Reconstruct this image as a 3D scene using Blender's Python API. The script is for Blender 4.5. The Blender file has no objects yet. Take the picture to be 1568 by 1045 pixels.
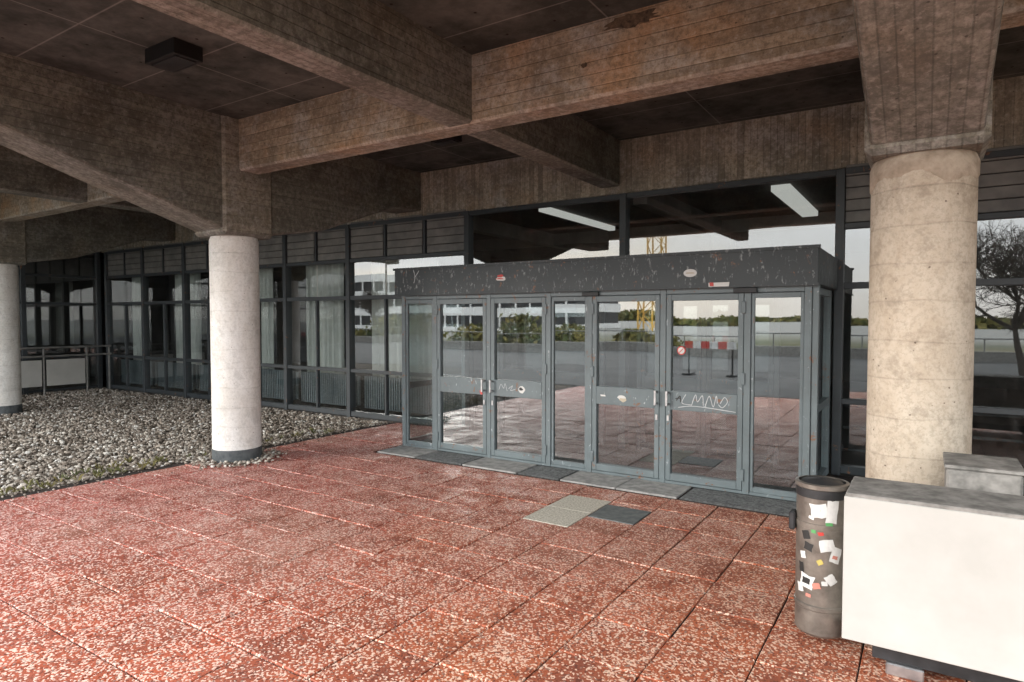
import bpy, bmesh, math, random
import numpy as np
from mathutils import Vector, Matrix
random.seed(7); np.random.seed(7)
S=bpy.context.scene
S.view_settings.view_transform='Standard'; S.view_settings.look='None'; S.view_settings.exposure=0

# ---------------- node helpers ----------------
def node(nt,t,ins=None,**props):
    n=nt.nodes.new(t)
    for k,v in props.items(): setattr(n,k,v)
    for k,v in (ins or {}).items():
        s=n.inputs[k]
        if isinstance(v,bpy.types.NodeSocket): nt.links.new(v,s)
        else: s.default_value=v
    return n
def mth(nt,op,a,b=None,c=None,clamp=False):
    i={0:a}
    if b is not None:i[1]=b
    if c is not None:i[2]=c
    return node(nt,'ShaderNodeMath',i,operation=op,use_clamp=clamp).outputs[0]
def c4(c): return tuple(c)+(1,) if not isinstance(c,bpy.types.NodeSocket) and len(c)==3 else c
def mix(nt,f,a,b,blend='MIX'):
    return node(nt,'ShaderNodeMix',{0:f,6:c4(a),7:c4(b)},data_type='RGBA',blend_type=blend).outputs[2]
def ramp(nt,f,stops,interp='LINEAR'):
    n=node(nt,'ShaderNodeValToRGB',{0:f}); n.color_ramp.interpolation=interp
    e=n.color_ramp.elements
    while len(e)<len(stops): e.new(0.5)
    for i,(p,c) in enumerate(stops):
        e[i].position=p; e[i].color=c4(c) if not isinstance(c,(int,float)) else (c,c,c,1)
    return n.outputs[0]
def coords(nt): return node(nt,'ShaderNodeTexCoord').outputs['Object']
def mapping(nt,v,scale=(1,1,1),loc=(0,0,0),rot=(0,0,0)):
    return node(nt,'ShaderNodeMapping',{'Vector':v,'Scale':scale,'Location':loc,'Rotation':rot}).outputs[0]
def noise(nt,v,scale,detail=3,rough=.6,dist=0):
    return node(nt,'ShaderNodeTexNoise',{'Vector':v,'Scale':scale,'Detail':detail,'Roughness':rough,'Distortion':dist}).outputs[0]
def new(name):
    m=bpy.data.materials.new(name); m.use_nodes=True; nt=m.node_tree
    return m,nt,nt.nodes['Principled BSDF']
def setb(nt,b,color=None,rough=None,metal=None,bump=None,bdist=.01,bstr=.5,spec=None):
    def s(k,v):
        if isinstance(v,bpy.types.NodeSocket): nt.links.new(v,b.inputs[k])
        else: b.inputs[k].default_value=v
    if color is not None: s('Base Color',c4(color))
    if rough is not None: s('Roughness',rough)
    if metal is not None: s('Metallic',metal)
    if spec is not None: s('Specular IOR Level',spec)
    if bump is not None:
        bn=node(nt,'ShaderNodeBump',{'Height':bump,'Distance':bdist,'Strength':bstr})
        nt.links.new(bn.outputs[0],b.inputs['Normal'])

def mat_boards(name,along,across,base,width=.11,dark=.45,line=.4,stain=.7,patchy=.5,wnc=.22,rust=.3):
    m,nt,b=new(name); P=coords(nt)
    sp=node(nt,'ShaderNodeSeparateXYZ',{0:P}); A=sp.outputs['XYZ'.index(across)]; L=sp.outputs['XYZ'.index(along)]
    v=mth(nt,'DIVIDE',A,width)
    cell=mth(nt,'FLOOR',v); fr=mth(nt,'FRACT',v)
    seg=mth(nt,'FLOOR',mth(nt,'ADD',mth(nt,'DIVIDE',L,2.3),mth(nt,'MULTIPLY',cell,.37)))
    cv=node(nt,'ShaderNodeCombineXYZ',{0:cell,1:seg,2:3.3}).outputs[0]
    wn=node(nt,'ShaderNodeTexWhiteNoise',{'Vector':cv},noise_dimensions='3D').outputs[0]
    sc=[10,10,10]; sc['XYZ'.index(along)]=1.3; sc['XYZ'.index(across)]=24
    grain=noise(nt,mapping(nt,P,scale=tuple(sc)),1,3,.78)
    big=noise(nt,P,1.5,5,.74)
    fine=noise(nt,P,20,3,.82)
    edge=mth(nt,'MINIMUM',fr,mth(nt,'SUBTRACT',1,fr))
    brk=ramp(nt,big,[(.42,.1),(.6,1)])
    e1=ramp(nt,edge,[(0,1),(.07,0)])
    ln=mth(nt,'MULTIPLY',e1,brk)
    hole=node(nt,'ShaderNodeTexVoronoi',{'Vector':P,'Scale':12.0}).outputs['Distance']
    hl=ramp(nt,mth(nt,'ADD',hole,mth(nt,'MULTIPLY',fine,.25)),[(0.18,1),(.22,0)])
    base=Vector(base); g=(base.x+base.y+base.z)/3
    c=mix(nt,wn,tuple(base*(1-wnc)),tuple(base*(1+wnc*.6)))
    c=mix(nt,mth(nt,'MULTIPLY',ramp(nt,grain,[(.42,0),(.60,1)]),.36),c,tuple(base*dark))
    st=ramp(nt,big,[(.47,0),(.60,1)])
    c=mix(nt,mth(nt,'MULTIPLY',st,stain),c,(base.x*.42,base.y*.43,base.z*.45))
    st2=ramp(nt,noise(nt,mapping(nt,P,loc=(5,9,2)),1.3,5,.8),[(.5,0),(.62,1)])
    c=mix(nt,mth(nt,'MULTIPLY',st2,patchy),c,(g*1.45,g*1.42,g*1.34))
    st3=ramp(nt,noise(nt,mapping(nt,P,loc=(1,4,8)),1.4,2,.7),[(.54,0),(.68,1)])
    c=mix(nt,mth(nt,'MULTIPLY',st3,rust),c,(base.x*1.2,base.y*.80,base.z*.48))
    c=mix(nt,mth(nt,'MULTIPLY',ln,line),c,tuple(base*.30))
    c=mix(nt,mth(nt,'MULTIPLY',hl,.8),c,tuple(base*.14))
    c=mix(nt,mth(nt,'MULTIPLY',ramp(nt,fine,[(.40,1),(.52,0)]),.6),c,tuple(base*.42))
    c=mix(nt,mth(nt,'MULTIPLY',ramp(nt,fine,[(.56,0),(.66,1)]),.4),c,(g*1.7,g*1.65,g*1.5))
    h=mth(nt,'SUBTRACT',mth(nt,'MULTIPLY',grain,.8),e1)
    setb(nt,b,c,.92,bump=h,bdist=.006,bstr=.75,spec=.15)
    return m

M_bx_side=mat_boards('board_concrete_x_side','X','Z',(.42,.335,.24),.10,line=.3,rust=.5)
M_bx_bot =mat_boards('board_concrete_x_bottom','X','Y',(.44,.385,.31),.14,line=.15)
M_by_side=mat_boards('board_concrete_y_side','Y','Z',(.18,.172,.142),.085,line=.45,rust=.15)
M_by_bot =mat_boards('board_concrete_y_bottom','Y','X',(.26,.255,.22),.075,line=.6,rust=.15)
M_fascia =mat_boards('board_concrete_vertical','Z','X',(.42,.38,.30),.075,line=.8,dark=.35,wnc=.38,rust=.2)
M_block  =mat_boards('board_concrete_block','Y','Z',(.27,.245,.195),.085,line=.4,rust=.2)

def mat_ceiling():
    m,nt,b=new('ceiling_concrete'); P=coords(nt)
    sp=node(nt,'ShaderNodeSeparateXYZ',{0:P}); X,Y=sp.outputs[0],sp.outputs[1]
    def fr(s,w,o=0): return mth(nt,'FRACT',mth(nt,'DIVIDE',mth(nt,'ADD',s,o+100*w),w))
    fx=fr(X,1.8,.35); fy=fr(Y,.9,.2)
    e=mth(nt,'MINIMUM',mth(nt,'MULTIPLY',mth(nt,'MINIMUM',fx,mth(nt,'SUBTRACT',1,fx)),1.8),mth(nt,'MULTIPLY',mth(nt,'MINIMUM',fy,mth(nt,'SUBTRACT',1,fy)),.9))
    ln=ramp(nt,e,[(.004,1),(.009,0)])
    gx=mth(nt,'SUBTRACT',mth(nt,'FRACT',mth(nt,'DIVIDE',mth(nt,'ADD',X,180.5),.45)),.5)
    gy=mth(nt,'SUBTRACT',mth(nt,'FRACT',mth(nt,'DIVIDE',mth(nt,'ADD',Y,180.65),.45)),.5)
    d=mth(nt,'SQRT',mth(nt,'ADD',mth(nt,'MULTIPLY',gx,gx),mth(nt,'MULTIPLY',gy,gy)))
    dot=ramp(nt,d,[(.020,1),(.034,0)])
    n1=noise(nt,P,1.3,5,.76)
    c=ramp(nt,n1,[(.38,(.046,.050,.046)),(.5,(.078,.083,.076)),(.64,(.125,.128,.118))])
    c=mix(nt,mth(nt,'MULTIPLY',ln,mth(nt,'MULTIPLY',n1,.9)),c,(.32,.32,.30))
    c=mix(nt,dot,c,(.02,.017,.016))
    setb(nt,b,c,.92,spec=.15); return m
M_ceil=mat_ceiling()

def mat_column(name,base,warm,k=1.0):
    m,nt,b=new(name); P=coords(nt)
    sp=node(nt,'ShaderNodeSeparateXYZ',{0:P}); Z=sp.outputs[2]
    wob=noise(nt,P,2.5,1,.5)
    v=mth(nt,'DIVIDE',mth(nt,'ADD',Z,mth(nt,'MULTIPLY',wob,.07)),.235)
    cell=mth(nt,'FLOOR',v); fr=mth(nt,'FRACT',v)
    wn=node(nt,'ShaderNodeTexWhiteNoise',{'W':cell},noise_dimensions='1D').outputs[0]
    n1=noise(nt,mapping(nt,P,scale=(1,1,.6)),3.6,5,.75,.3); n2=noise(nt,P,34,3,.8)
    e1=ramp(nt,mth(nt,'MINIMUM',fr,mth(nt,'SUBTRACT',1,fr)),[(0.0,1),(.035,0)])
    ln=mth(nt,'MULTIPLY',e1,ramp(nt,n1,[(.4,.2),(.6,1)]))
    c=mix(nt,ramp(nt,n1,[(.38,0),(.62,1)]),base,warm)
    c=mix(nt,mth(nt,'MULTIPLY',wn,.14*k),c,tuple(x*.7 for x in warm))
    c=mix(nt,mth(nt,'MULTIPLY',ln,.4*k),c,tuple(x*.45 for x in warm))
    c=mix(nt,mth(nt,'MULTIPLY',ramp(nt,noise(nt,P,5,5,.82),[(.51,0),(.63,1)]),.5*k),c,tuple(x*.60 for x in warm))
    c=mix(nt,mth(nt,'MULTIPLY',ramp(nt,n2,[(.40,1),(.52,0)]),.28*k),c,tuple(x*.5 for x in warm))
    hole=node(nt,'ShaderNodeTexVoronoi',{'Vector':P,'Scale':15.0}).outputs['Distance']
    hl=ramp(nt,mth(nt,'ADD',hole,mth(nt,'MULTIPLY',n2,.25)),[(0.17,1),(.21,0)])
    c=mix(nt,mth(nt,'MULTIPLY',hl,.8),c,(.09,.06,.045))
    setb(nt,b,c,.9,bump=mth(nt,'SUBTRACT',n2,mth(nt,'MULTIPLY',e1,.6)),bdist=.005,bstr=.8,spec=.15); return m
M_col1=mat_column('column_concrete_pale',(.78,.77,.745),(.67,.645,.60),.8)
M_col2=mat_column('column_concrete_warm',(.56,.49,.40),(.45,.375,.29),1.0)

def mat_noisy(name,a,bc,scale=6,rough=.7,metal=0,bump=.2,bd=.003,spec=.4,detail=3,lo=.35,hi=.65):
    m,nt,b=new(name); P=coords(nt)
    n=noise(nt,P,scale,detail,.65,.0); c=ramp(nt,n,[(lo,a),(hi,bc)])
    if bump>.3:
        setb(nt,b,c,rough,metal,bump=noise(nt,P,scale*7,2,.6),bdist=bd,bstr=bump,spec=spec)
    else: setb(nt,b,c,mth(nt,'ADD',mth(nt,'MULTIPLY',n,.25),rough-.12),metal,spec=spec)
    return m
def mat_scratched(name,a,chip,rough=.5,amount=.66,metal=0.0):
    m,nt,b=new(name); P=coords(nt)
    n=noise(nt,P,3,4,.7)
    c=mix(nt,n,tuple(x*.62 for x in a),tuple(min(1,x*1.4) for x in a))
    s=ramp(nt,noise(nt,mapping(nt,P,scale=(1,1,.35)),28,4,.8,.4),[(amount,0),(amount+.03,1)])
    c=mix(nt,s,c,chip)
    rs=ramp(nt,noise(nt,mapping(nt,P,loc=(3,1,7)),7,5,.78,.4),[(.62,0),(.65,1)])
    c=mix(nt,rs,c,(.18,.085,.045))
    setb(nt,b,c,mth(nt,'ADD',mth(nt,'MULTIPLY',n,.3),rough-.15),metal); return m
M_frame=mat_scratched('door_frame_paint',(.12,.150,.16),(.38,.42,.43),.45,.64)
M_framedk=mat_scratched('window_frame_paint',(.042,.050,.056),(.18,.2,.2),.45,.72)
M_canopy=mat_scratched('vestibule_fascia_metal',(.030,.038,.042),(.22,.24,.24),.5,.60)
M_louver=mat_noisy('louver_metal',(.13,.13,.125),(.22,.215,.20),3,.55)
M_dark=mat_noisy('dark_metal',(.012,.013,.014),(.03,.03,.032),8,.5)
M_black=mat_noisy('black_plastic',(.006,.006,.006),(.012,.012,.012),8,.6)
M_steel=mat_noisy('steel',(.40,.41,.42),(.55,.55,.55),12,.35,.9)
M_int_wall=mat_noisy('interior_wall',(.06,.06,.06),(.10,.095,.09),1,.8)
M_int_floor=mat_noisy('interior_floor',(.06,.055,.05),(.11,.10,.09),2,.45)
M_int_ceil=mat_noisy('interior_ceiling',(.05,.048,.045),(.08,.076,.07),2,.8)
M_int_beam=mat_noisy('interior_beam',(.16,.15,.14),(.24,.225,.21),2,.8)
M_curtain=mat_noisy('curtain_cloth',(.66,.66,.62),(.78,.77,.73),3,.9)
M_rad=mat_noisy('radiator_paint',(.20,.23,.25),(.27,.30,.32),3,.5)
M_cream=mat_noisy('cream_panel',(.40,.395,.37),(.47,.465,.44),1.6,.5,detail=5)
M_conc=mat_noisy('grey_concrete',(.14,.135,.125),(.30,.285,.265),9,.9,bump=.6,bd=.006)
M_strip=mat_noisy('pale_concrete_slab',(.22,.22,.215),(.38,.375,.36),12,.85,bump=.5)
M_white=mat_noisy('white_paint',(.7,.7,.68),(.82,.82,.8),5,.6)
M_red=mat_noisy('red_paint',(.55,.04,.03),(.62,.07,.05),5,.5)
M_yellow=mat_noisy('crane_paint',(.6,.34,.04),(.7,.42,.08),1,.6)
M_baseband=mat_noisy('column_base_coating',(.05,.058,.062),(.11,.12,.125),9,.8)
M_bin=mat_noisy('bin_metal',(.13,.115,.10),(.25,.225,.195),7,.34,.5,spec=.5,detail=5)
M_roof=mat_noisy('roof_concrete',(.3,.28,.25),(.42,.4,.36),2,.9)

def mat_glass(name,refl=.30,tint=(.78,.84,.84)):
    m=bpy.data.materials.new(name); m.use_nodes=True; nt=m.node_tree; nt.nodes.clear()
    out=node(nt,'ShaderNodeOutputMaterial'); P=coords(nt)
    fr=node(nt,'ShaderNodeFresnel',{'IOR':1.5}).outputs[0]
    f=mth(nt,'ADD',mth(nt,'MULTIPLY',fr,1.0-refl),refl,clamp=True)
    wob=noise(nt,P,.9,1,.4)
    bn=node(nt,'ShaderNodeBump',{'Height':wob,'Distance':.004,'Strength':.35})
    gl=node(nt,'ShaderNodeBsdfGlossy',{'Color':(.92,.95,.96,1),'Roughness':.012,'Normal':bn.outputs[0]})
    tr=node(nt,'ShaderNodeBsdfTransparent',{'Color':tint+(1,)})
    dirt=node(nt,'ShaderNodeBsdfDiffuse',{'Color':(.5,.49,.47,1)})
    mx=node(nt,'ShaderNodeMixShader',{0:f,1:tr.outputs[0],2:gl.outputs[0]})
    d=ramp(nt,noise(nt,mapping(nt,P,scale=(1,1,.6)),5,3,.75,.5),[(.45,.005),(.75,.045)])
    mx2=node(nt,'ShaderNodeMixShader',{0:d,1:mx.outputs[0],2:dirt.outputs[0]})
    nt.links.new(mx2.outputs[0],out.inputs[0]); return m
M_glass=mat_glass('door_glass',.18)
M_glass2=mat_glass('window_glass',.13,(.80,.86,.86))

def mat_tiles():
    m,nt,b=new('red_aggregate_slab'); P=coords(nt)
    ri=node(nt,'ShaderNodeNewGeometry').outputs['Random Per Island']
    sp=node(nt,'ShaderNodeSeparateXYZ',{0:P}); X=sp.outputs[0]
    big=noise(nt,P,.55,2,.6)
    gx=mth(nt,'ADD',mth(nt,'MULTIPLY',X,-.17),mth(nt,'MULTIPLY',mth(nt,'SUBTRACT',big,.5),1.2))
    gx=mth(nt,'SUBTRACT',gx,.12,clamp=True)
    base=mix(nt,gx,(.43,.115,.048),(.43,.088,.062))
    base=mix(nt,mth(nt,'MULTIPLY',ri,.55),base,(.27,.072,.038))
    n=noise(nt,P,3.0,5,.75)
    base=mix(nt,ramp(nt,n,[(.47,0),(.66,.65)]),base,(.15,.046,.03))
    vo=node(nt,'ShaderNodeTexVoronoi',{'Vector':P,'Scale':92.0})
    col=node(nt,'ShaderNodeSeparateXYZ',{0:vo.outputs['Color']})
    sel=mth(nt,'ADD',col.outputs[0],mth(nt,'MULTIPLY',mth(nt,'SUBTRACT',n,.5),-1.1))
    light=ramp(nt,sel,[(.66,0),(.72,1)])
    c=mix(nt,mth(nt,'MULTIPLY',light,.9),base,mix(nt,gx,(.74,.50,.37),(.80,.60,.54)))
    dk=ramp(nt,col.outputs[1],[(.80,0),(.84,1)])
    c=mix(nt,mth(nt,'MULTIPLY',dk,.7),c,(.09,.03,.022))
    wear=ramp(nt,big,[(.5,0),(.7,.2)])
    c=mix(nt,wear,c,(.52,.33,.23))
    r=ramp(nt,n,[(.35,.36),(.62,.68)])
    setb(nt,b,c,r,bump=mth(nt,'SUBTRACT',1,vo.outputs['Distance']),bdist=.003,bstr=.4,spec=.38); return m
M_tiles=mat_tiles()
def mat_stone():
    m,nt,b=new('gravel_stone')
    ri=node(nt,'ShaderNodeNewGeometry').outputs['Random Per Island']
    c=ramp(nt,ri,[(0,(.08,.065,.052)),(.3,(.22,.18,.145)),(.62,(.36,.31,.26)),(.88,(.52,.48,.42)),(1,(.72,.70,.66))])
    setb(nt,b,c,.85,spec=.3); return m
M_stone=mat_stone()
M_gravel=mat_noisy('gravel_soil',(.05,.04,.032),(.22,.18,.14),28,.95,bump=.8,bd=.02)
M_joint=mat_noisy('joint_sand',(.012,.009,.008),(.045,.032,.026),8,.95)
def mat_ground():
    m,nt,b=new('grass_ground_far_haze'); P=coords(nt)
    c=ramp(nt,noise(nt,P,.12,4,.65),[(.3,(.06,.075,.03)),(.5,(.12,.12,.06)),(.7,(.24,.21,.15))])
    dist=node(nt,'ShaderNodeVectorMath',{0:P},operation='LENGTH').outputs['Value']
    f=mth(nt,'DIVIDE',mth(nt,'SUBTRACT',dist,32),30,clamp=True)
    c=mix(nt,mth(nt,'MULTIPLY',f,.85),c,(.38,.37,.35))  # pales with distance: bright haze painted into the far ground colour
    setb(nt,b,c,.95,spec=.1); return m
M_ground=mat_ground()
M_leaf=mat_noisy('hedge_leaf',(.05,.08,.02),(.24,.19,.05),.7,.8)
M_bark=mat_noisy('bark',(.045,.035,.028),(.09,.075,.06),4,.95)
M_weed=mat_noisy('weed_leaf',(.07,.085,.025),(.2,.165,.06),2,.8)

# ---------------- mesh helpers ----------------
def link(o,parent=None):
    S.collection.objects.link(o)
    if parent: o.parent=parent
    return o
def empty(name): return link(bpy.data.objects.new(name,None))
def mesh(name,v,f,mats,parent=None,smooth=False,mi=None):
    me=bpy.data.meshes.new(name); me.from_pydata([tuple(p) for p in v],[],f)
    if not isinstance(mats,(list,tuple)): mats=[mats]
    for m in mats: me.materials.append(m)
    if mi is not None: me.polygons.foreach_set('material_index',mi)
    if smooth: me.polygons.foreach_set('use_smooth',[True]*len(me.polygons))
    me.update(); return link(bpy.data.objects.new(name,me),parent)
BF=[(0,3,2,1),(4,5,6,7),(0,1,5,4),(1,2,6,5),(2,3,7,6),(3,0,4,7)]
def bev(o,w,seg=1):
    if w<=0: return o
    bm=bmesh.new(); bm.from_mesh(o.data)
    bmesh.ops.bevel(bm,geom=list(bm.edges),offset=w,segments=seg,affect='EDGES',profile=.5)
    bm.to_mesh(o.data); bm.free(); return o
def boxes(name,L,mat,parent=None,bevel=0):
    v=[];f=[]
    for (x0,x1,y0,y1,z0,z1) in L:
        k=len(v)
        v+=[(x0,y0,z0),(x1,y0,z0),(x1,y1,z0),(x0,y1,z0),(x0,y0,z1),(x1,y0,z1),(x1,y1,z1),(x0,y1,z1)]
        f+=[tuple(i+k for i in q) for q in BF]
    return bev(mesh(name,v,f,mat,parent),bevel)
def box(name,x0,x1,y0,y1,z0,z1,mat,parent=None,bevel=0): return boxes(name,[(x0,x1,y0,y1,z0,z1)],mat,parent,bevel)
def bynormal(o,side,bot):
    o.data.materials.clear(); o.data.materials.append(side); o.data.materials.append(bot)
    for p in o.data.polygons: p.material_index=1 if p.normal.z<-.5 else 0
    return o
def lathe(name,prof,cx,cy,mat,parent=None,seg=64,smooth=True):
    v=[];f=[];n=len(prof)
    for i in range(seg):
        a=2*math.pi*i/seg
        for r,z in prof: v.append((cx+r*math.cos(a),cy+r*math.sin(a),z))
    for i in range(seg):
        j=(i+1)%seg
        for k in range(n-1): f.append((i*n+k,j*n+k,j*n+k+1,i*n+k+1))
    o=mesh(name,v,f,mat,parent,smooth)
    try: o.data.set_sharp_from_angle(angle=math.radians(35))
    except Exception: pass
    return o
def tube(v,f,p,q,r0,r1,n=6):
    d=(q-p)
    if d.length<1e-6:return
    d.normalize(); a=d.orthogonal().normalized(); b=d.cross(a); k=len(v)
    for P,r in ((p,r0),(q,r1)):
        for i in range(n):
            t=2*math.pi*i/n; v.append(P+a*(r*math.cos(t))+b*(r*math.sin(t)))
    for i in range(n): j=(i+1)%n; f.append((k+i,k+j,k+n+j,k+n+i))
    if n>4: f.append(tuple(k+i for i in reversed(range(n)))); f.append(tuple(k+n+i for i in range(n)))
def quadp(name,pts,mat,parent=None): return mesh(name,pts,[(0,1,2,3)],mat,parent)

# ---------------- ground ----------------
mesh('ground',[(-600,-600,-.09),(600,-600,-.09),(600,600,-.09),(-600,600,-.09)],[(0,1,2,3)],M_ground)
EX=-7.62
pav=empty('red_paving')
PY=-1.8
box('joint_bed',EX,8,PY,8.0,-.085,-.011,M_joint,pav)
T=.45; v=[];f=[]
xs=np.arange(EX+.005,8,T); ys=np.arange(PY+.03,7.9,T)
ys=ys+(4.73-ys[np.argmin(abs(ys-4.73))]); xs=xs+(-2.955-xs[np.argmin(abs(xs+2.955))])
xs=xs[xs>EX-.2]
for x in xs:
    for y in ys:
        y1=y+T
        if y1>6.03 and -6.2<x<-.7:
            if -5.99-T<x:
                y1=6.02
                if y1-y<.08: continue
        y1=min(y1,7.98)
        if y1-y<.05: continue
        if abs(x+2.955)<.01 and (abs(y-4.73)<.01 or abs(y-5.18)<.01): continue
        g=.003+random.random()*.0035; z=random.uniform(-.003,.003)
        tx,ty=random.uniform(-.006,.006),random.uniform(-.006,.006)
        X0,X1,Y0,Y1=max(x,EX)+g,min(x+T,8)-g,y+g,y1-g; b=.004; k=len(v)
        if X1-X0<.03: continue
        cx,cy=(X0+X1)/2,(Y0+Y1)/2
        for (a,c,dz) in ((X0,Y0,-.05),(X1,Y0,-.05),(X1,Y1,-.05),(X0,Y1,-.05),(X0,Y0,-b),(X1,Y0,-b),(X1,Y1,-b),(X0,Y1,-b),(X0+b,Y0+b,0),(X1-b,Y0+b,0),(X1-b,Y1-b,0),(X0+b,Y1-b,0)):
            v.append((a,c,z+dz+(a-cx)*tx+(c-cy)*ty))
        f+=[(k+8,k+9,k+10,k+11)]
        for i in range(4):
            j=(i+1)%4
            f+=[(k+i,k+j,k+4+j,k+4+i),(k+4+i,k+4+j,k+8+j,k+8+i)]
mesh('slabs',v,f,M_tiles,pav)
boxes('pale_paving_slab',[(-2.952,-2.508,4.733,5.178,-.04,.001),(-2.952,-2.508,5.184,5.627,-.04,.0)],mat_noisy('pale_aggregate',(.36,.33,.27),(.60,.56,.48),55,.9,detail=4,lo=.42,hi=.58),None,.003)
dg=empty('floor_drain_cover')
box('plate',-2.49,-2.06,5.08,5.50,-.03,.007,mat_noisy('drain_plate',(.08,.09,.09),(.16,.17,.165),14,.6),dg,.003)
th=empty('entrance_threshold')
box('bed',-6.02,-.80,6.025,6.52,-.05,.004,M_joint,th)
seg=[(-6.0,-5.35,0),(-5.34,-4.62,1),(-4.61,-3.85,0),(-3.84,-3.3,1),(-3.29,-2.0,0),(-1.99,-.82,1)]
M_mat=mat_noisy('scraper_mat',(.05,.054,.056),(.14,.145,.145),30,.8,bump=.9)
for a,b_,t in seg:
    if t==0:
        n=max(1,round((b_-a)/.6)); w=(b_-a)/n
        for i in range(n): box('kerb_slab',a+i*w+.004,a+(i+1)*w-.004,6.03,6.5,0,.022,M_strip,th,.005)
    else:
        L=[(a+.01,b_-.01,6.04,6.5,.0,.012)]
        y=6.05
        while y<6.48: L.append((a+.02,b_-.02,y,y+.014,.0125,.02)); y+=.028
        boxes('scraper_mat',L,M_mat,th)

# gravel
gb=empty('gravel_bed')
mesh('soil',[(-30,-9,-.03),(EX-.002,-9,-.03),(EX-.002,8,-.03),(-30,8,-.03)],[(0,1,2,3)],M_gravel,gb)
phi=(1+5**.5)/2
ico=np.array([(-1,phi,0),(1,phi,0),(-1,-phi,0),(1,-phi,0),(0,-1,phi),(0,1,phi),(0,-1,-phi),(0,1,-phi),(phi,0,-1),(phi,0,1),(-phi,0,-1),(-phi,0,1)])/1.902
icf=[(0,11,5),(0,5,1),(0,1,7),(0,7,10),(0,10,11),(1,5,9),(5,11,4),(11,10,2),(10,7,6),(7,1,8),(3,9,4),(3,4,2),(3,2,6),(3,6,8),(3,8,9),(4,9,5),(2,4,11),(6,2,10),(8,6,7),(9,8,1)]
V=[];F=[]
def stone(x,y,s,z0=-.02):
    a=random.random()*6.28; c,sn=math.cos(a),math.sin(a)
    p=ico*(1+np.random.uniform(-.22,.22,(12,1)))*np.array([s,s*random.uniform(.6,.95),s*random.uniform(.45,.75)])
    q=np.stack([p[:,0]*c-p[:,1]*sn,p[:,0]*sn+p[:,1]*c,p[:,2]+random.uniform(-.1,.3)*p[:,0]],1)+np.array([x,y,z0+random.uniform(0,.03)])
    k=len(V)*12; V.append(q); F.extend([(i+k,j+k,l+k) for i,j,l in icf])
N=0
while N<28000:
    x=-7.66-abs(random.random()**1.25)*10.2; y=random.uniform(1.2,7.93)
    if y<3 and x<-11: continue
    stone(x,y,random.uniform(.011,.028) if random.random()<.95 else random.uniform(.028,.045)); N+=1
for i in range(420):
    a=random.random()*6.28; r=.29+abs(random.gauss(0,.11))
    stone(-7.22+r*math.cos(a),4.83+r*math.sin(a)*1.1,random.uniform(.012,.03),.0)
for i in range(260):
    stone(EX+abs(random.gauss(0,.22)),random.uniform(2,7.9),random.uniform(.006,.016),.0)
for i in range(110):
    stone(random.uniform(-7,0),random.uniform(1.5,6),random.uniform(.003,.007),-.002)
mesh('pebbles',np.concatenate(V),F,M_stone,gb)
v=[];f=[]
for i in range(70):
    x=EX-abs(random.gauss(0,.2))-.02; y=random.uniform(1.8,4.2) if i<50 else random.uniform(4.2,7)
    for j in range(10):
        a=random.random()*6.28; h=random.uniform(.02,.08); l=random.uniform(.02,.07); w=.0035
        k=len(v); dx,dy=math.cos(a),math.sin(a)
        v+=[(x-dy*w,y+dx*w,-.01),(x+dy*w,y-dx*w,-.01),(x+dx*l*.5,y+dy*l*.5,h*.8),(x+dx*l,y+dy*l,h)]
        f+=[(k,k+1,k+2),(k+1,k+3,k+2)]
mesh('weeds',v,f,M_weed)

# ---------------- columns ----------------
R=.285
M_cap=mat_noisy('column_repair_mortar',(.27,.22,.165),(.46,.39,.31),8,.95,bump=.8,bd=.008)
for i,cx in enumerate((-7.22,-.04,-14.4,7.1)):
    c=empty('concrete_column')
    mt=M_col2 if i==1 else M_col1
    lathe('shaft',[(R,.0),(R,2.70),(R-.012,2.735),(R-.012,2.77)],cx,4.83,mt,c)
    lathe('base_band',[(R+.004,-.02),(R+.006,.15),(R-.01,.156)],cx,4.83,M_baseband,c)
    if i==1:
        v=[];f=[];n=96
        for k in range(n):
            a=2*math.pi*k/n; lo=2.60+.03*math.sin(3*a+1)+.018*math.sin(7*a)+random.uniform(-.006,.006)
            for r,z in ((R+.001,lo),(R+.007,lo+.012),(R+.008,2.70),(R-.008,2.745)): v.append((cx+r*math.cos(a),4.83+r*math.sin(a),z))
        for k in range(n):
            j=(k+1)%n
            for q in range(3): f.append((k*4+q,j*4+q,j*4+q+1,k*4+q+1))
        mesh('mortar_collar',v,f,M_cap,c,True)

# ---------------- canopy structure ----------------
RY=.6; ZB=3.51; ZC=4.11
can=empty('concrete_canopy_roof')
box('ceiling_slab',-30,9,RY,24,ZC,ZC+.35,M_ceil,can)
bw=.022
def colbeam(cx,w=.285):
    def ext(P,name):
        n=len(P); v=[(cx-w,y,z) for y,z in P]+[(cx+w,y,z) for y,z in P]
        f=[tuple(range(n)),tuple(reversed(range(n,2*n)))]
        for i in range(n): j=(i+1)%n; f.append((j,i,n+i,n+j))
        o=mesh(name,v,f,M_by_side,can)
        bm=bmesh.new(); bm.from_mesh(o.data); bmesh.ops.recalc_face_normals(bm,faces=bm.faces)
        bmesh.ops.bevel(bm,geom=list(bm.edges),offset=.03,segments=2,affect='EDGES',profile=.5)
        bm.to_mesh(o.data); bm.free()
        o.data.update(); return bynormal(o,M_by_side,M_by_bot)
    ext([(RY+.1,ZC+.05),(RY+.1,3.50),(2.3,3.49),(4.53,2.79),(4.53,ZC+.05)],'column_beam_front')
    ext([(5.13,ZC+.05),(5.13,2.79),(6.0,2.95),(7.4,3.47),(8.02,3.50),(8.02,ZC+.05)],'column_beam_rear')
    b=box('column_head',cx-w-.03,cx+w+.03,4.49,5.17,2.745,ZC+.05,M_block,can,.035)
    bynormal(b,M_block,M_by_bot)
for cx in (-14.4,-7.22,-.03,7.1): colbeam(cx)
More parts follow.
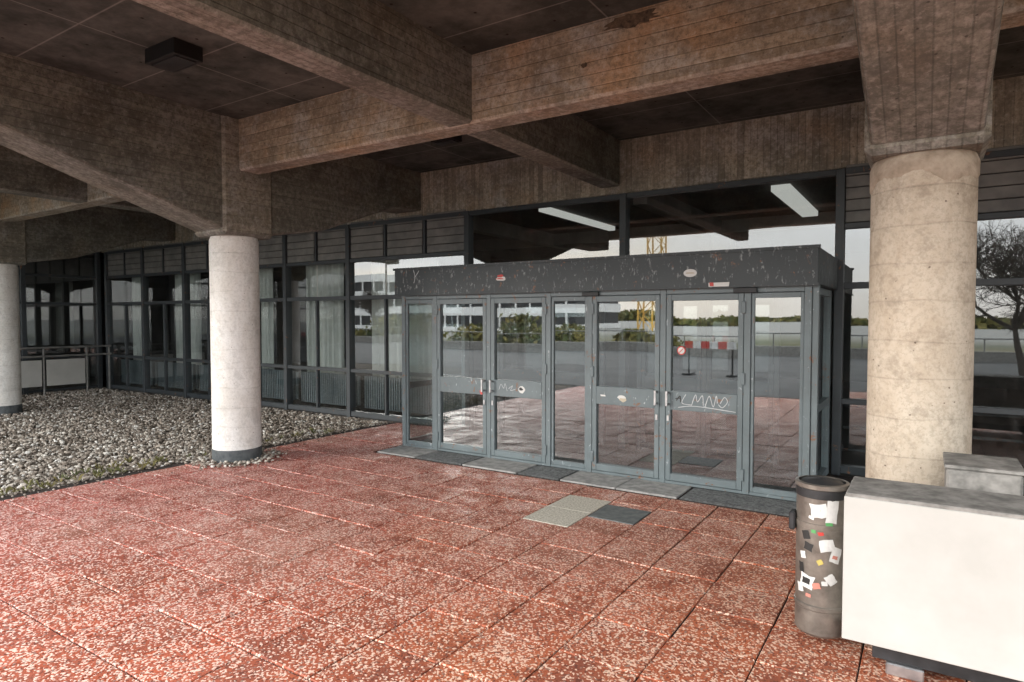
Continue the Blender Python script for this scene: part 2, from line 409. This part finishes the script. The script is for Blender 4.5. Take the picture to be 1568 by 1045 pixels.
for x0,x1 in ((-14.07,-7.53),(-6.91,-.34),(.28,6.77),(-24,-14.73)):
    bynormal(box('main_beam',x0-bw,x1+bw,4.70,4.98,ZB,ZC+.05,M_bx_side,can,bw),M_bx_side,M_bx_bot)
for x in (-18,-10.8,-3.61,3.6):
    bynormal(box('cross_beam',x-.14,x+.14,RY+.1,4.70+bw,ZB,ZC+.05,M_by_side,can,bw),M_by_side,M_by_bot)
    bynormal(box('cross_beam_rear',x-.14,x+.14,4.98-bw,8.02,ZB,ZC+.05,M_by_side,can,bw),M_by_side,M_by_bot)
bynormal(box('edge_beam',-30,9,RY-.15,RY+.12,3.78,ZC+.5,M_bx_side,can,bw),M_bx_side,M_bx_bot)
def blob(name,cx,cz,rx,rz,y,mat,parent,n=26):
    v=[]
    for i in range(n):
        a=2*math.pi*i/n; r=1+random.uniform(-.25,.25); v.append((cx+rx*r*math.cos(a),y,cz+rz*r*math.sin(a)))
    return mesh(name,v,[tuple(range(n))],mat,parent)
M_spall=mat_noisy('spalled_concrete',(.05,.035,.025),(.16,.11,.07),20,.95)
blob('spall',-1.95,4.04,.22,.05,4.697,M_spall,can)
blob('spall',-2.35,3.78,.03,.02,4.697,M_spall,can)

# ---------------- main building ----------------
bld=empty('university_building'); FY=8.0
bynormal(box('board_marked_fascia',-17.5,8.5,FY+.0,FY+.28,3.41,ZC+.02,M_fascia,bld,.012),M_fascia,M_bx_bot)
posts_l=[-5.98-2.62-1.72*i for i in range(0,6)]
mid=[-5.98,-3.40,-.83]; right=[.9,2.62,4.34,6.06,7.8]
fr=[]
def vpost(x,w=.045,z0=.0,z1=3.40,y0=FY-.06,y1=FY+.08): fr.append((x-w,x+w,y0,y1,z0,z1))
for x in posts_l+mid+right: vpost(x)
def rails(x0,x1):
    for z,h in ((.02,.09),(.80,.06),(2.08,.07),(2.74,.06),(3.34,.065)):
        fr.append((x0+.045,x1-.045,FY-.04,FY+.05,z,z+h))
allx=posts_l[::-1]+[-5.98]
for a,b_ in zip(allx[:-1],allx[1:]):
    rails(a,b_)
    n=3 if b_-a>2 else 2
    for i in range(1,n):
        x=a+(b_-a)*i/n
        fr.append((x-.018,x+.018,FY-.03,FY+.04,2.80,3.34))
        if i==1:
            fr.append((x-.02,x+.02,FY-.03,FY+.04,.11,.80)); fr.append((x-.02,x+.02,FY-.03,FY+.04,.86,2.08))
rx=[-.83]+right
for a,b_ in zip(rx[:-1],rx[1:]):
    rails(a,b_)
    for z in (1.0,1.25,1.5): fr.append((a+.045,b_-.045,FY+.15,FY+.18,z-.75,z-.72))
for a,b_ in zip(mid[:-1],mid[1:]):
    fr.append((a+.045,b_-.045,FY-.04,FY+.05,3.34,3.40)); fr.append((a+.045,b_-.045,FY-.04,FY+.05,2.30,2.42))
boxes('window_frames',fr,M_framedk,bld,.004)
lv=[]
def louv(a,b_):
    z=2.81
    while z<3.33: lv.append((a,b_,FY-.015,FY+.02,z,z+.118)); z+=.128
for a,b_ in zip(allx[:-1],allx[1:]):
    n=3 if b_-a>2 else 2
    for i in range(n):
        w=(b_-a)/n; louv(a+w*i+.05,a+w*(i+1)-.05)
for a,b_ in zip(rx[:-1],rx[1:]): louv(a+.05,b_-.05)
boxes('louver_panels',lv,M_louver,bld,.004)
boxes('louver_backing',[(allx[0],-5.99,FY+.03,FY+.05,2.76,3.38),(-.82,7.8,FY+.03,FY+.05,2.76,3.38)],M_dark,bld)
def pane(name,x0,x1,z0,z1,y,mat,par,yaw=0.004,pitch=.003):
    a=random.uniform(-yaw,yaw); p=random.uniform(-pitch,pitch); cx=(x0+x1)/2; cz=(z0+z1)/2
    pts=[(x,y+(x-cx)*a+(z-cz)*p,z) for x,z in ((x0,z0),(x1,z0),(x1,z1),(x0,z1))]
    return quadp(name,pts,mat,par)
for a,b_ in list(zip(allx[:-1],allx[1:]))+list(zip(rx[:-1],rx[1:])):
    n=2 if a<-5 else 1
    for i in range(n):
        w=(b_-a)/n
        if b_-a>2 and a<-5:
            e=[a,a+(b_-a)/3,b_]; l,r_=e[i],e[i+1]
        else: l,r_=a+w*i,a+w*(i+1)
        for z0,z1 in ((.1,.81),(.85,2.09),(2.14,2.75)): pane('window_pane',l+.02,r_-.02,z0,z1,FY+.01,M_glass2,bld)
for a,b_ in zip(mid[:-1],mid[1:]): pane('window_pane',a+.04,b_-.04,2.42,3.35,FY+.01,M_glass2,bld)
WX=-17.5; fr=[]
for i in range(6):
    y=7.9-1.6*i; fr.append((WX-.05,WX+.06,y-.05,y+.05,0,3.4))
for z in (.02,.8,2.08,2.74,3.34): fr.append((WX-.03,WX+.04,0,7.85,z,z+.06))
boxes('wing_frames',fr,M_framedk,bld,.004)
quadp('wing_glass',[(WX,0,.05),(WX,7.95,.05),(WX,7.95,3.4),(WX,0,3.4)],M_glass2,bld)
box('wing_fascia',WX-.25,WX,-.3,7.99,3.41,ZC-.005,M_by_side,bld)
box('wing_roof',-24,WX+.1,-.3,RY-.16,ZC,ZC+.3,M_roof,bld)
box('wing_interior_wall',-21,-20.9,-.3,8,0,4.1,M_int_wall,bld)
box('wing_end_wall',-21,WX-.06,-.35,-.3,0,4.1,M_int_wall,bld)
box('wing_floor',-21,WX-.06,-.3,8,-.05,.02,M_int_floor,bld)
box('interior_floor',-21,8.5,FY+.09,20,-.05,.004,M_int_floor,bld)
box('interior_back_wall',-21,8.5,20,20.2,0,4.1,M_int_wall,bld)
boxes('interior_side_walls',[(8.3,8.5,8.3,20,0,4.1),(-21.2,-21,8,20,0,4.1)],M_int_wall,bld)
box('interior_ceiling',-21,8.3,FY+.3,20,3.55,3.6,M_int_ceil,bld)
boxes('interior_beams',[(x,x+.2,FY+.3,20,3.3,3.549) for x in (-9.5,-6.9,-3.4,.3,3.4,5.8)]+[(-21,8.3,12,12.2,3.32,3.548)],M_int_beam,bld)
boxes('interior_columns',[(x,x+.35,12.1,12.45,.01,3.29) for x in (-14,-9,-3.4,1.8,6)],M_int_beam,bld)
boxes('interior_partition',[(-9.2,-9.1,8.6,14,0.01,3.2),(-9,-6.5,15,15.1,.01,2.6)],M_int_wall,bld)
me_,nt_,b_=new('fluorescent_tube'); b_.inputs['Emission Color'].default_value=(1,.97,.9,1); b_.inputs['Emission Strength'].default_value=.55; b_.inputs['Base Color'].default_value=(.8,.8,.8,1)
M_fl=me_
boxes('ceiling_lights',[(-1.80,-1.56,9.2,11.8,3.46,3.54),(-5.25,-5.12,8.9,11.6,3.46,3.54),(2.2,2.35,9.5,10.8,3.46,3.54)],M_fl,bld)
L=[]
for a,b_ in zip(allx[:-1],allx[1:]):
    x=a+.12; L.append((a+.1,b_-.1,FY+.30,FY+.34,.16,.70))
    while x<b_-.12: L.append((x,x+.028,FY+.22,FY+.29,.14,.72)); x+=.055
boxes('radiators',L,M_rad,bld)
def curtain(x0,x1,y=FY+.42,z0=.12,z1=2.8):
    n=int((x1-x0)/.02); v=[];f=[]
    for i in range(n+1):
        x=x0+(x1-x0)*i/n; yy=y+.03*math.sin(x*42)+.012*math.sin(x*97)
        v+=[(x,yy,z0),(x,yy,z1)]
        if i: k=2*i; f.append((k-2,k,k+1,k-1))
    mesh('curtain',v,f,M_curtain,bld,True)
for a,b_ in ((-10.3,-9.25),(-8.5,-6.9),(-16.9,-16.2),(-14.9,-13.9),(-12.6,-11.3)): curtain(a,b_)

# ---------------- entrance vestibule ----------------
ves=empty('glass_entrance_vestibule'); VY=6.53
X=[-5.955,-5.405,-4.55,-3.70,-3.17,-2.32,-1.47,-.93]
kinds=['s','d','d','s','d','d','s']
box('fascia_canopy',-6.06,-.84,VY-.09,FY-.07,2.065,2.41,M_canopy,ves,.006)
boxes('fascia_trim',[(-6.075,-.825,VY-.105,VY-.07,2.395,2.425),(-6.07,-.83,VY-.10,VY-.08,2.055,2.075)],M_canopy,ves)
P=[]
for x in X:
    w=.032; P.append((x-w,x+w,VY-.035,VY+.045,.02,2.065))
P+=[(-.93+.034,-.93+.09,VY-.02,VY+.06,.02,2.065)]
boxes('frame_posts',P,M_frame,ves,.004)
Rl=[(X[i]+.032,X[i+1]-.032,VY-.03,VY+.04,2.005,2.063) for i in range(7)]+[(X[i]+.032,X[i+1]-.032,VY-.03,VY+.04,.02,.05) for i in range(7)]
boxes('frame_head_and_sill',Rl,M_frame,ves,.003)
def leaf(x0,x1,y,par,handle,side_mat=M_frame,yo=-.01,gm=M_glass):
    a,b_=x0+.036,x1-.036; s=.052
    L=[(a,a+s,y-.025+yo,y+.025,.055,2.0),(b_-s,b_,y-.025+yo,y+.025,.055,2.0),
       (a+s,b_-s,y-.024+yo,y+.024,.055,.13),(a+s,b_-s,y-.024+yo,y+.024,1.935,2.0),
       (a+s,b_-s,y-.027+yo,y+.024,.80,1.00)]
    boxes('door_leaf_frame',L,side_mat,par,.004)
    pane('door_pane',a+s-.003,b_-s+.003,.128,.803,y,gm,par,.006)
    pane('door_pane',a+s-.003,b_-s+.003,.997,1.938,y,gm,par,.006)
    if handle:
        hx=(b_-s/2) if handle>0 else (a+s/2)
        boxes('door_handle',[(hx-.012,hx+.012,y-.10,y-.085,.84,1.0),(hx-.010,hx+.010,y-.085,y-.035,.85,.87),(hx-.010,hx+.010,y-.085,y-.035,.97,.99)],M_steel,par,.004)
        boxes('lock_cylinder',[(hx-.012,hx+.012,y-.045,y-.034,.68,.74)],M_steel,par,.003)
    hx=a if handle>0 else b_
    boxes('hinges',[(hx-.02,hx+.02,y-.05,y-.034,z,z+.12) for z in (.15,1.1,1.8)],side_mat,par,.004)
hs=[0,1,-1,0,1,-1,0]
for i,k in enumerate(kinds):
    if k=='d': leaf(X[i],X[i+1],VY,ves,hs[i])
    else:
        a,b_=X[i]+.034,X[i+1]-.034
        boxes('sidelight_frame',[(a,a+.03,VY-.02,VY+.02,.05,2.0),(b_-.03,b_,VY-.02,VY+.02,.05,2.0),(a+.03,b_-.03,VY-.02,VY+.02,.05,.1),(a+.03,b_-.03,VY-.02,VY+.02,1.95,2.0)],M_frame,ves,.003)
        pane('sidelight_pane',a+.028,b_-.028,.098,1.952,VY,M_glass,ves,.006)
for sx in (X[0],X[-1]):
    boxes('side_frame',[(sx-.03,sx+.03,VY+.05,FY-.08,.02,.1),(sx-.03,sx+.03,VY+.05,FY-.08,.8,.88),(sx-.03,sx+.03,VY+.05,FY-.08,1.99,2.06),(sx-.035,sx+.035,FY-.17,FY-.07,.02,2.06)],M_frame,ves,.003)
    quadp('side_pane',[(sx,VY+.05,.1),(sx,FY-.15,.1),(sx,FY-.15,2.0),(sx,VY+.05,2.0)],M_glass,ves)
for i,k in enumerate(kinds):
    x0,x1=X[i],X[i+1]
    if k=='d': leaf(x0,x1,FY,ves,0,M_framedk,gm=M_glass2)
boxes('inner_posts',[(x-.03,x+.03,FY-.03,FY+.04,.02,2.3) for x in X]+[(-5.9,-.95,FY-.035,FY+.035,2.005,2.08)],M_framedk,ves,.003)
box('vestibule_floor',-5.92,-.95,VY+.05,FY+.08,-.04,.012,M_mat,ves)
def fmat(n,c):
    m,nt,b=new(n); P_=coords(nt); setb(nt,b,mix(nt,noise(nt,P_,40,3),tuple(x*.75 for x in c),c),.5); return m
W_=fmat('sticker_white',(.66,.66,.64)); R_=fmat('sticker_red',(.55,.05,.04)); G_=fmat('sticker_green',(.1,.35,.12)); K_=fmat('sticker_black',(.02,.02,.02)); PK=fmat('sticker_salmon',(.55,.22,.17)); BG=fmat('sticker_beige',(.5,.44,.33)); YL=fmat('sticker_yellow',(.55,.44,.12)); GY=fmat('spray_grey',(.50,.52,.53)); SC=fmat('scratch_grey',(.16,.18,.18))
def disc(name,cx,cz,rx,rz,y,mat,par,rot=0,n=24):
    v=[]
    for i in range(n):
        a=2*math.pi*i/n; px,pz=rx*math.cos(a),rz*math.sin(a)
        v.append((cx+px*math.cos(rot)-pz*math.sin(rot),y,cz+px*math.sin(rot)+pz*math.cos(rot)))
    return mesh(name,v,[tuple(range(n))],mat,par)
def rect(name,cx,cz,w,h,y,mat,par,rot=0):
    v=[]
    for px,pz in ((-w/2,-h/2),(w/2,-h/2),(w/2,h/2),(-w/2,h/2)):
        px+=random.uniform(-.08,.08)*w; pz+=random.uniform(-.08,.08)*h
        v.append((cx+px*math.cos(rot)-pz*math.sin(rot),y,cz+px*math.sin(rot)+pz*math.cos(rot)))
    return quadp(name,v,mat,par)
fy=VY-.0935
blob('sticker',-4.33,2.235,.07,.032,fy,W_,ves,14); blob('sticker',-4.33,2.262,.045,.02,fy-.002,R_,ves,10); blob('sticker',-4.34,2.232,.05,.008,fy-.002,R_,ves,10)
disc('sticker',-2.02,2.21,.068,.04,fy,W_,ves); rect('sticker_print',-2.02,2.21,.08,.012,fy-.002,BG,ves)
rect('sticker',-1.73,2.088,.2,.04,fy-.010,W_,ves); rect('sticker',-1.80,2.088,.04,.035,fy-.012,R_,ves)
def strokes(name,lines,y,mat,par,w=.006):
    v=[];f=[]
    for ln in lines:
        pts=[ln[0]]+list(ln)+[ln[-1]]; out=[]
        for i in range(1,len(pts)-2):
            p0,p1,p2,p3=[np.array(q) for q in pts[i-1:i+3]]
            for t in np.linspace(0,1,5)[:-1]:
                out.append(.5*((2*p1)+(-p0+p2)*t+(2*p0-5*p1+4*p2-p3)*t*t+(-p0+3*p1-3*p2+p3)*t**3))
        out.append(np.array(ln[-1]))
        for (a,b_) in zip(out[:-1],out[1:]):
            ww=w*random.uniform(.75,1.15)
            tube(v,f,Vector((a[0],y,a[1])),Vector((b_[0],y,b_[1])),ww,ww,6)
    v=[(p[0],y+(p[1]-y)*.1,p[2]) for p in v]
    return mesh(name,v,f,mat,par)
ry=VY-.0385
gx=-2.17
strokes('graffiti',[[(gx+.10,.97),(gx+.06,.88),(gx+.16,.865)],[(gx+.16,.86),(gx+.2,.975),(gx+.22,.9),(gx+.27,.97),(gx+.28,.87)],
 [(gx+.30,.86),(gx+.34,.97),(gx+.38,.86),(gx+.41,.975),(gx+.42,.9)],[(gx+.45,.9),(gx+.49,.965),(gx+.52,.92),(gx+.47,.86),(gx+.43,.89)],[(gx+.02,.83),(gx+.2,.855),(gx+.6,.825)]],ry,GY,ves,.004)
strokes('graffiti',[[(gx-.0,.90),(gx+.04,.95),(gx+.045,.885)],[(gx-.01,.92),(gx+.05,.93)]],ry,K_,ves,.006)
gx=-4.45
strokes('graffiti',[[(gx+.06,.88),(gx+.09,.95),(gx+.13,.90),(gx+.15,.96),(gx+.18,.87)],[(gx+.2,.9),(gx+.26,.94),(gx+.23,.88),(gx+.3,.9)]],ry,GY,ves,.003)
blob('sticker',-4.06,.90,.05,.045,ry,W_,ves,9); blob('sticker',-4.07,.905,.025,.02,ry-.001,K_,ves,8)
blob('sticker',-2.78,.89,.045,.03,ry,W_,ves,8); blob('sticker',-2.76,.865,.04,.022,ry-.001,BG,ves,8)
rect('sticker',-4.66,.83,.03,.05,ry,R_,ves,.4)
rect('sticker',-3.0,.9,.06,.018,ry,W_,ves,.0)
disc('no_entry_sticker',-2.13,1.42,.045,.045,VY-.012,R_,ves); disc('no_entry_sticker',-2.13,1.42,.034,.034,VY-.014,W_,ves); rect('no_entry_bar',-2.13,1.42,.06,.008,VY-.016,R_,ves,.8)
strokes('paint_drips',[[(-5.72,2.4),(-5.69,2.3),(-5.71,2.22)],[(-5.62,2.38),(-5.66,2.33),(-5.69,2.3)]],fy,GY,ves,.005)
sl_=[]
for i in range(16):
    sx_=random.uniform(-5.9,-1.0); sz_=random.uniform(2.12,2.37); dx_=random.uniform(-.10,.10); sl_.append([(sx_,sz_),(sx_+dx_*.5,sz_+random.uniform(-.02,.02)),(sx_+dx_,sz_+random.uniform(-.04,.04))])
strokes('scratches',sl_,fy,SC,ves,.001)
boxes('door_closer',[(-3.25,-3.05,VY-.07,VY-.036,2.0,2.045),(-1.6,-1.38,VY-.07,VY-.036,2.0,2.05)],M_dark,ves,.004)
# ---------------- ceiling fittings ----------------
lamp=empty('ceiling_lamp')
box('housing',-5.80,-5.34,3.04,3.30,3.98,4.109,M_black,lamp,.004); box('lens',-5.76,-5.38,3.08,3.26,3.97,3.979,M_dark,lamp,.002)
lamp=empty('ceiling_lamp')
box('housing',-5.3,-4.95,6.3,6.5,3.97,4.109,M_black,lamp,.004); box('lens',-5.27,-4.98,6.33,6.47,3.96,3.969,M_dark,lamp,.002)
det=empty('smoke_detector'); lathe('body',[(0,4.04),(.08,4.045),(.12,4.08),(.13,4.109)],-1.6,5.9,M_black,det,32)

# ---------------- litter bin ----------------
bn=empty('litter_bin'); bx,by,br=-.46,3.80,.126
lathe('body',[(0,.06),(br-.012,.06),(br,.075),(br,.635),(br+.004,.637),(br+.004,.665),(br,.667),(br,.845),(br+.007,.85),(br+.007,.872),(br-.01,.876)],bx,by,M_bin,bn,64)
lathe('lid',[(br-.01,.868),(br-.02,.866),(br-.03,.875),(0,.892)],bx,by,M_dark,bn,48)
lathe('ring',[(br+.0005,.20),(br+.006,.205),(br+.006,.225),(br+.0005,.23)],bx,by,M_bin,bn,48)
lathe('rim_band',[(br+.0015,.80),(br+.0035,.80),(br+.0035,.845),(br+.0015,.845)],bx,by,M_dark,bn,48)
def patch(ac,zc,w,h,mat,off,n=12,jag=.18,rect_=True,rot=0):
    def wrap(u,z,o): a=math.radians(ac)+u/br; return (bx+(br+o)*math.cos(a),by+(br+o)*math.sin(a),zc+z)
    v=[wrap(0,0,off)];f=[]
    rr=[]
    for i in range(n):
        a=2*math.pi*(i+.5)/n; c,s=math.cos(a),math.sin(a)
        k=1/max(abs(c),abs(s)) if rect_ else 1
        k*=1-random.random()*jag
        u,z=c*k*w/2,s*k*h/2; rr.append((u*math.cos(rot)-z*math.sin(rot),u*math.sin(rot)+z*math.cos(rot)))
    for u,z in rr: v.append(wrap(u*.5,z*.5,off))
    for u,z in rr: v.append(wrap(u,z,off))
    for i in range(n):
        j=(i+1)%n; f+=[(0,1+i,1+j),(1+i,1+n+i,1+n+j,1+j)]
    mesh('sticker',v,f,mat,bn)
for ac,zc,w,h,m_,r in ((-90,.74,.085,.08,W_,.15),(-92,.745,.06,.03,BG,.15),(-60,.74,.06,.13,W_,-.1),(-62,.78,.035,.03,YL,-.1),(-66,.665,.04,.05,G_,.1),
    (-118,.60,.045,.05,K_,.3),(-119,.61,.025,.012,W_,.3),(-112,.54,.05,.045,K_,-.2),(-70,.56,.08,.07,W_,.2),(-50,.51,.06,.09,W_,-.3),(-52,.50,.03,.02,PK,-.3),
    (-125,.49,.035,.04,W_,.2),(-85,.47,.03,.03,YL,.5),(-130,.42,.03,.06,K_,.1),(-115,.35,.08,.08,W_,-.15),(-116,.355,.045,.035,K_,-.1),(-92,.34,.04,.035,PK,.3),(-75,.36,.03,.025,W_,.1),
    (-132,.31,.04,.05,W_,.2),(-110,.28,.03,.02,PK,0),(-60,.38,.05,.06,W_,.6),(-100,.63,.025,.025,G_,0),(-84,.62,.03,.02,R_,.2),(-105,.70,.03,.02,W_,-.2)):
    patch(ac,zc,w,h,m_,.0018+random.random()*.0022,rot=r)
box('ashtray',bx-.155,bx-.122,by-.07,by-.0,.60,.70,M_dark,bn,.008)
boxes('wall_bracket',[(bx+.122,-.322,by-.03,by+.03,.55,.60)],M_dark,bn)

# ---------------- cream box with concrete top ----------------
pl=empty('concrete_topped_planter_box')
box('cream_panel_front',-.33,2.6,3.55,3.575,.15,.868,M_cream,pl,.003)
box('cream_panel_side',-.33,-.305,3.5755,3.95,.15,.866,M_cream,pl,.003)
box('core',-.30,2.6,3.58,3.95,.16,.84,M_conc,pl)
box('concrete_top',-.322,2.6,3.556,3.96,.842,.886,M_conc,pl,.005)
boxes('support_frame',[(-.2,2.6,3.62,3.68,.06,.149),(-.2,2.6,3.86,3.9,.06,.149)],M_dark,pl,.004)
boxes('feet',[(-.14,.02,3.60,3.92,.0,.06),(1.2,1.36,3.60,3.92,.0,.06)],M_steel,pl,.006)
box('rear_block',.10,.42,4.05,4.42,.0,.965,M_conc,pl,.012)
box('rear_block_cover',.09,.43,4.04,4.43,.966,.985,M_conc,pl,.004)

# ---------------- railing at far left ----------------
rl=empty('metal_railing'); v=[];f=[]
for x,y in ((-17.0,5.6),(-17.0,6.5),(-17.0,7.4),(-17,7.9)): tube(v,f,Vector((x,y,0)),Vector((x,y,1.08)),.022,.022,8)
for z in (1.08,.88): tube(v,f,Vector((-17,4.0,z)),Vector((-17,7.95,z)),.024,.024,8)
mesh('rails',v,f,M_louver,rl)
boxes('infill_panels',[(-17.01,-16.98,a,b_,.2,.8) for a,b_ in ((4.2,5.55),(5.65,6.45),(6.55,7.35))],M_cream,rl)

# ---------------- surroundings behind the camera (seen in the glass) ----------------
box('plaza_pavement',-60,30,-26,PY-.005,-.09,-.012,mat_noisy('plaza_asphalt',(.07,.07,.068),(.13,.128,.125),.8,.9))
ba=empty('construction_barrier')
for i in range(6): box('stripe',-6.6+i*.27,-6.6+(i+1)*.27-.001,-7.03,-7.0,.85,1.08,M_red if i%2==0 else M_white,ba)
boxes('legs',[(-6.5,-6.45,-7.05,-7.035,.0,1.1),(-5.12,-5.07,-7.05,-7.035,.0,1.1),(-6.6,-6.35,-7.3,-6.75,-.0,.05),(-5.2,-4.95,-7.3,-6.75,0,.05)],M_dark,ba)
lw=empty('parapet_wall'); box('wall',-60,14,-17.3,-17,-.05,.45,M_conc,lw,.02)
v=[];f=[]
for i in range(50): tube(v,f,Vector((-58+i*1.5,-17.15,.45)),Vector((-58+i*1.5,-17.15,1.0)),.025,.025,6)
tube(v,f,Vector((-60,-17.15,1.0)),Vector((14,-17.15,1.0)),.03,.03,6)
mesh('handrail',v,f,M_louver,lw)
hd=empty('hedge'); v=[];f=[]
for i in range(12000):
    x=random.uniform(-60,-12)
    hmax=1.0+.7*math.sin(x*.5)+.5*math.sin(x*1.7+1)
    if hmax<.5: continue
    y=-22+random.gauss(0,.8); z=random.random()*hmax
    s=random.uniform(.08,.2); k=len(v)
    d=Vector((random.gauss(0,1),random.gauss(0,1),random.gauss(0,1))).normalized(); e=d.orthogonal()*s; g=d.cross(e)*.6; p=Vector((x,y,z))
    v+=[p-e,p+g,p+e,p-g]; f.append((k,k+1,k+2,k+3))
mesh('foliage',v,f,M_leaf,hd)
ob=empty('office_block')
def office(x0,x1,y,h,fl):
    box('core',x0,x1,y-14,y,0,h,M_dark,ob)
    for i in range(fl+1):
        z=i*h/fl; box('band',x0-.2,x1+.2,y-14.3,y+.3,max(-.05,z-.55),z+.65,M_white,ob)
    boxes('mullions',[(x,x+.25,y+.05,y+.2,.5,h-.5) for x in np.arange(x0,x1,2.4)],M_white,ob)
office(-110,-39,-62,8.4,3)
cr=empty('tower_crane'); v=[];f=[]
cxr,cyr,hh=-29,-62,34; w=.9
for sx in (-w,w):
    for sy in (-w,w): tube(v,f,Vector((cxr+sx,cyr+sy,-.1)),Vector((cxr+sx,cyr+sy,hh)),.12,.12,4)
z=0;k=0
while z<hh-1.8:
    s=1 if k%2 else -1
    for yy in (-w,w): tube(v,f,Vector((cxr-w*s,cyr+yy,z)),Vector((cxr+w*s,cyr+yy,z+1.8)),.07,.07,4)
    for xx in (-w,w): tube(v,f,Vector((cxr+xx,cyr-w*s,z)),Vector((cxr+xx,cyr+w*s,z+1.8)),.07,.07,4)
    z+=1.8;k+=1
for dy in (-.6,.6): tube(v,f,Vector((cxr-12,cyr+dy,hh)),Vector((cxr+36,cyr+dy,hh)),.12,.12,4)
tube(v,f,Vector((cxr-12,cyr,hh+1.4)),Vector((cxr+36,cyr,hh+1.2)),.12,.12,4)
for i in range(32): tube(v,f,Vector((cxr-12+i*1.5,cyr,hh+1.3)),Vector((cxr-11.25+i*1.5,cyr-.6,hh)),.06,.06,4)
mesh('lattice',v,f,M_yellow,cr); box('counterweight',cxr-12,cxr-9,cyr-.8,cyr+.8,hh-2,hh-.1,M_conc,cr); box('cab',cxr+1,cxr+2.6,cyr-.9,cyr+.9,hh-2.4,hh-.2,M_white,cr)
def bare_tree(x,y,H,seed,thick=.2,lift=0):
    rnd=random.Random(seed); v=[];f=[]
    def grow(p,d,L,r,dep):
        q=p
        for s in range(3):
            d2=(d+Vector((rnd.gauss(0,.13),rnd.gauss(0,.13),rnd.gauss(0,.08)+.04))).normalized()
            n=q+d2*(L/3); tube(v,f,q,n,r*(1-.15*s),r*(1-.15*(s+1)),6 if dep<2 else 3); q=n; d=d2
            if dep<6 and s>0 and dep>0:
                a=rnd.uniform(0,6.28); o=d.orthogonal().normalized(); o=Matrix.Rotation(a,3,d)@o
                grow(q,(d*.6+o*.8).normalized(),L*.66,r*.5,dep+1+(dep>3))
        if dep<6:
            for c in range(4 if dep<2 else 2):
                a=rnd.uniform(0,6.28); o=d.orthogonal().normalized(); o=Matrix.Rotation(a,3,d)@o
                grow(q,(d*.8+o*rnd.uniform(.45,.95)).normalized(),L*rnd.uniform(.7,.86),r*.64,dep+1)
    grow(Vector((x,y,-.1)),Vector((0,0,1)),H*.2,thick,0)
    t=empty('bare_tree'); mesh('branches',v,f,M_bark,t)
bare_tree(2.6,-10,8,11,.13); bare_tree(6,-20,8,5,.16); bare_tree(-64,-48,9,8,.25)
v=[];f=[]
for i in range(8000):
    x=random.uniform(-260,200); y=-190+random.gauss(0,4); hm=1.6+.8*math.sin(x*.06)+.8*math.sin(x*.21)
    z=random.random()*hm; s=random.uniform(.6,1.4); k=len(v); d=Vector((random.gauss(0,1),random.gauss(0,1),random.gauss(0,1))).normalized(); e=d.orthogonal()*s; g=d.cross(e)*.7; p=Vector((x,y,z))
    v+=[p-e,p+g,p+e,p-g]; f.append((k,k+1,k+2,k+3))
mesh('distant_trees',v,f,M_leaf)

# ---------------- light ----------------
sd=Vector((-.64,-.77,0)).normalized(); el=math.radians(16)
sv=Vector((sd.x*math.cos(el),sd.y*math.cos(el),math.sin(el)))
W=bpy.data.worlds.new('World'); S.world=W; W.use_nodes=True; nt=W.node_tree
bg=nt.nodes['Background']
sky=node(nt,'ShaderNodeTexSky',sky_type='NISHITA'); sky.sun_disc=False; sky.sun_elevation=el; sky.sun_rotation=math.atan2(sd.x,sd.y); sky.dust_density=3; sky.air_density=1.0; sky.ozone_density=1.2
g=node(nt,'ShaderNodeTexCoord').outputs['Generated']
gz=node(nt,'ShaderNodeSeparateXYZ',{0:g}).outputs[2]
cl=ramp(nt,noise(nt,mapping(nt,g,scale=(1,1,3.5)),2.2,4,.6),[(.36,.74),(.60,1.0)])
over=ramp(nt,gz,[(0,(.62,.585,.54)),(.10,(.64,.64,.635)),(.4,(.80,.83,.86)),(1,(.86,.90,.94))])
ov=node(nt,'ShaderNodeVectorMath',{0:over,'Scale':42.0},operation='SCALE').outputs[0]
skc=mix(nt,cl,sky.outputs[0],ov)
nt.links.new(skc,bg.inputs[0]); bg.inputs[1].default_value=.15
sl=bpy.data.lights.new('sun','SUN'); sl.energy=2.4; sl.angle=math.radians(14); sl.color=(1,.94,.86)
so=link(bpy.data.objects.new('sun',sl)); so.rotation_euler=(-sv).to_track_quat('-Z','Y').to_euler()

# ---------------- camera ----------------
cam=bpy.data.cameras.new('camera'); cam.sensor_width=36; cam.lens=22.55; cam.clip_end=2000; cam.clip_start=.05
co=link(bpy.data.objects.new('camera',cam)); co.location=(0,0,1.75); co.rotation_euler=(math.radians(88.0),0,math.radians(32.9))
S.camera=co
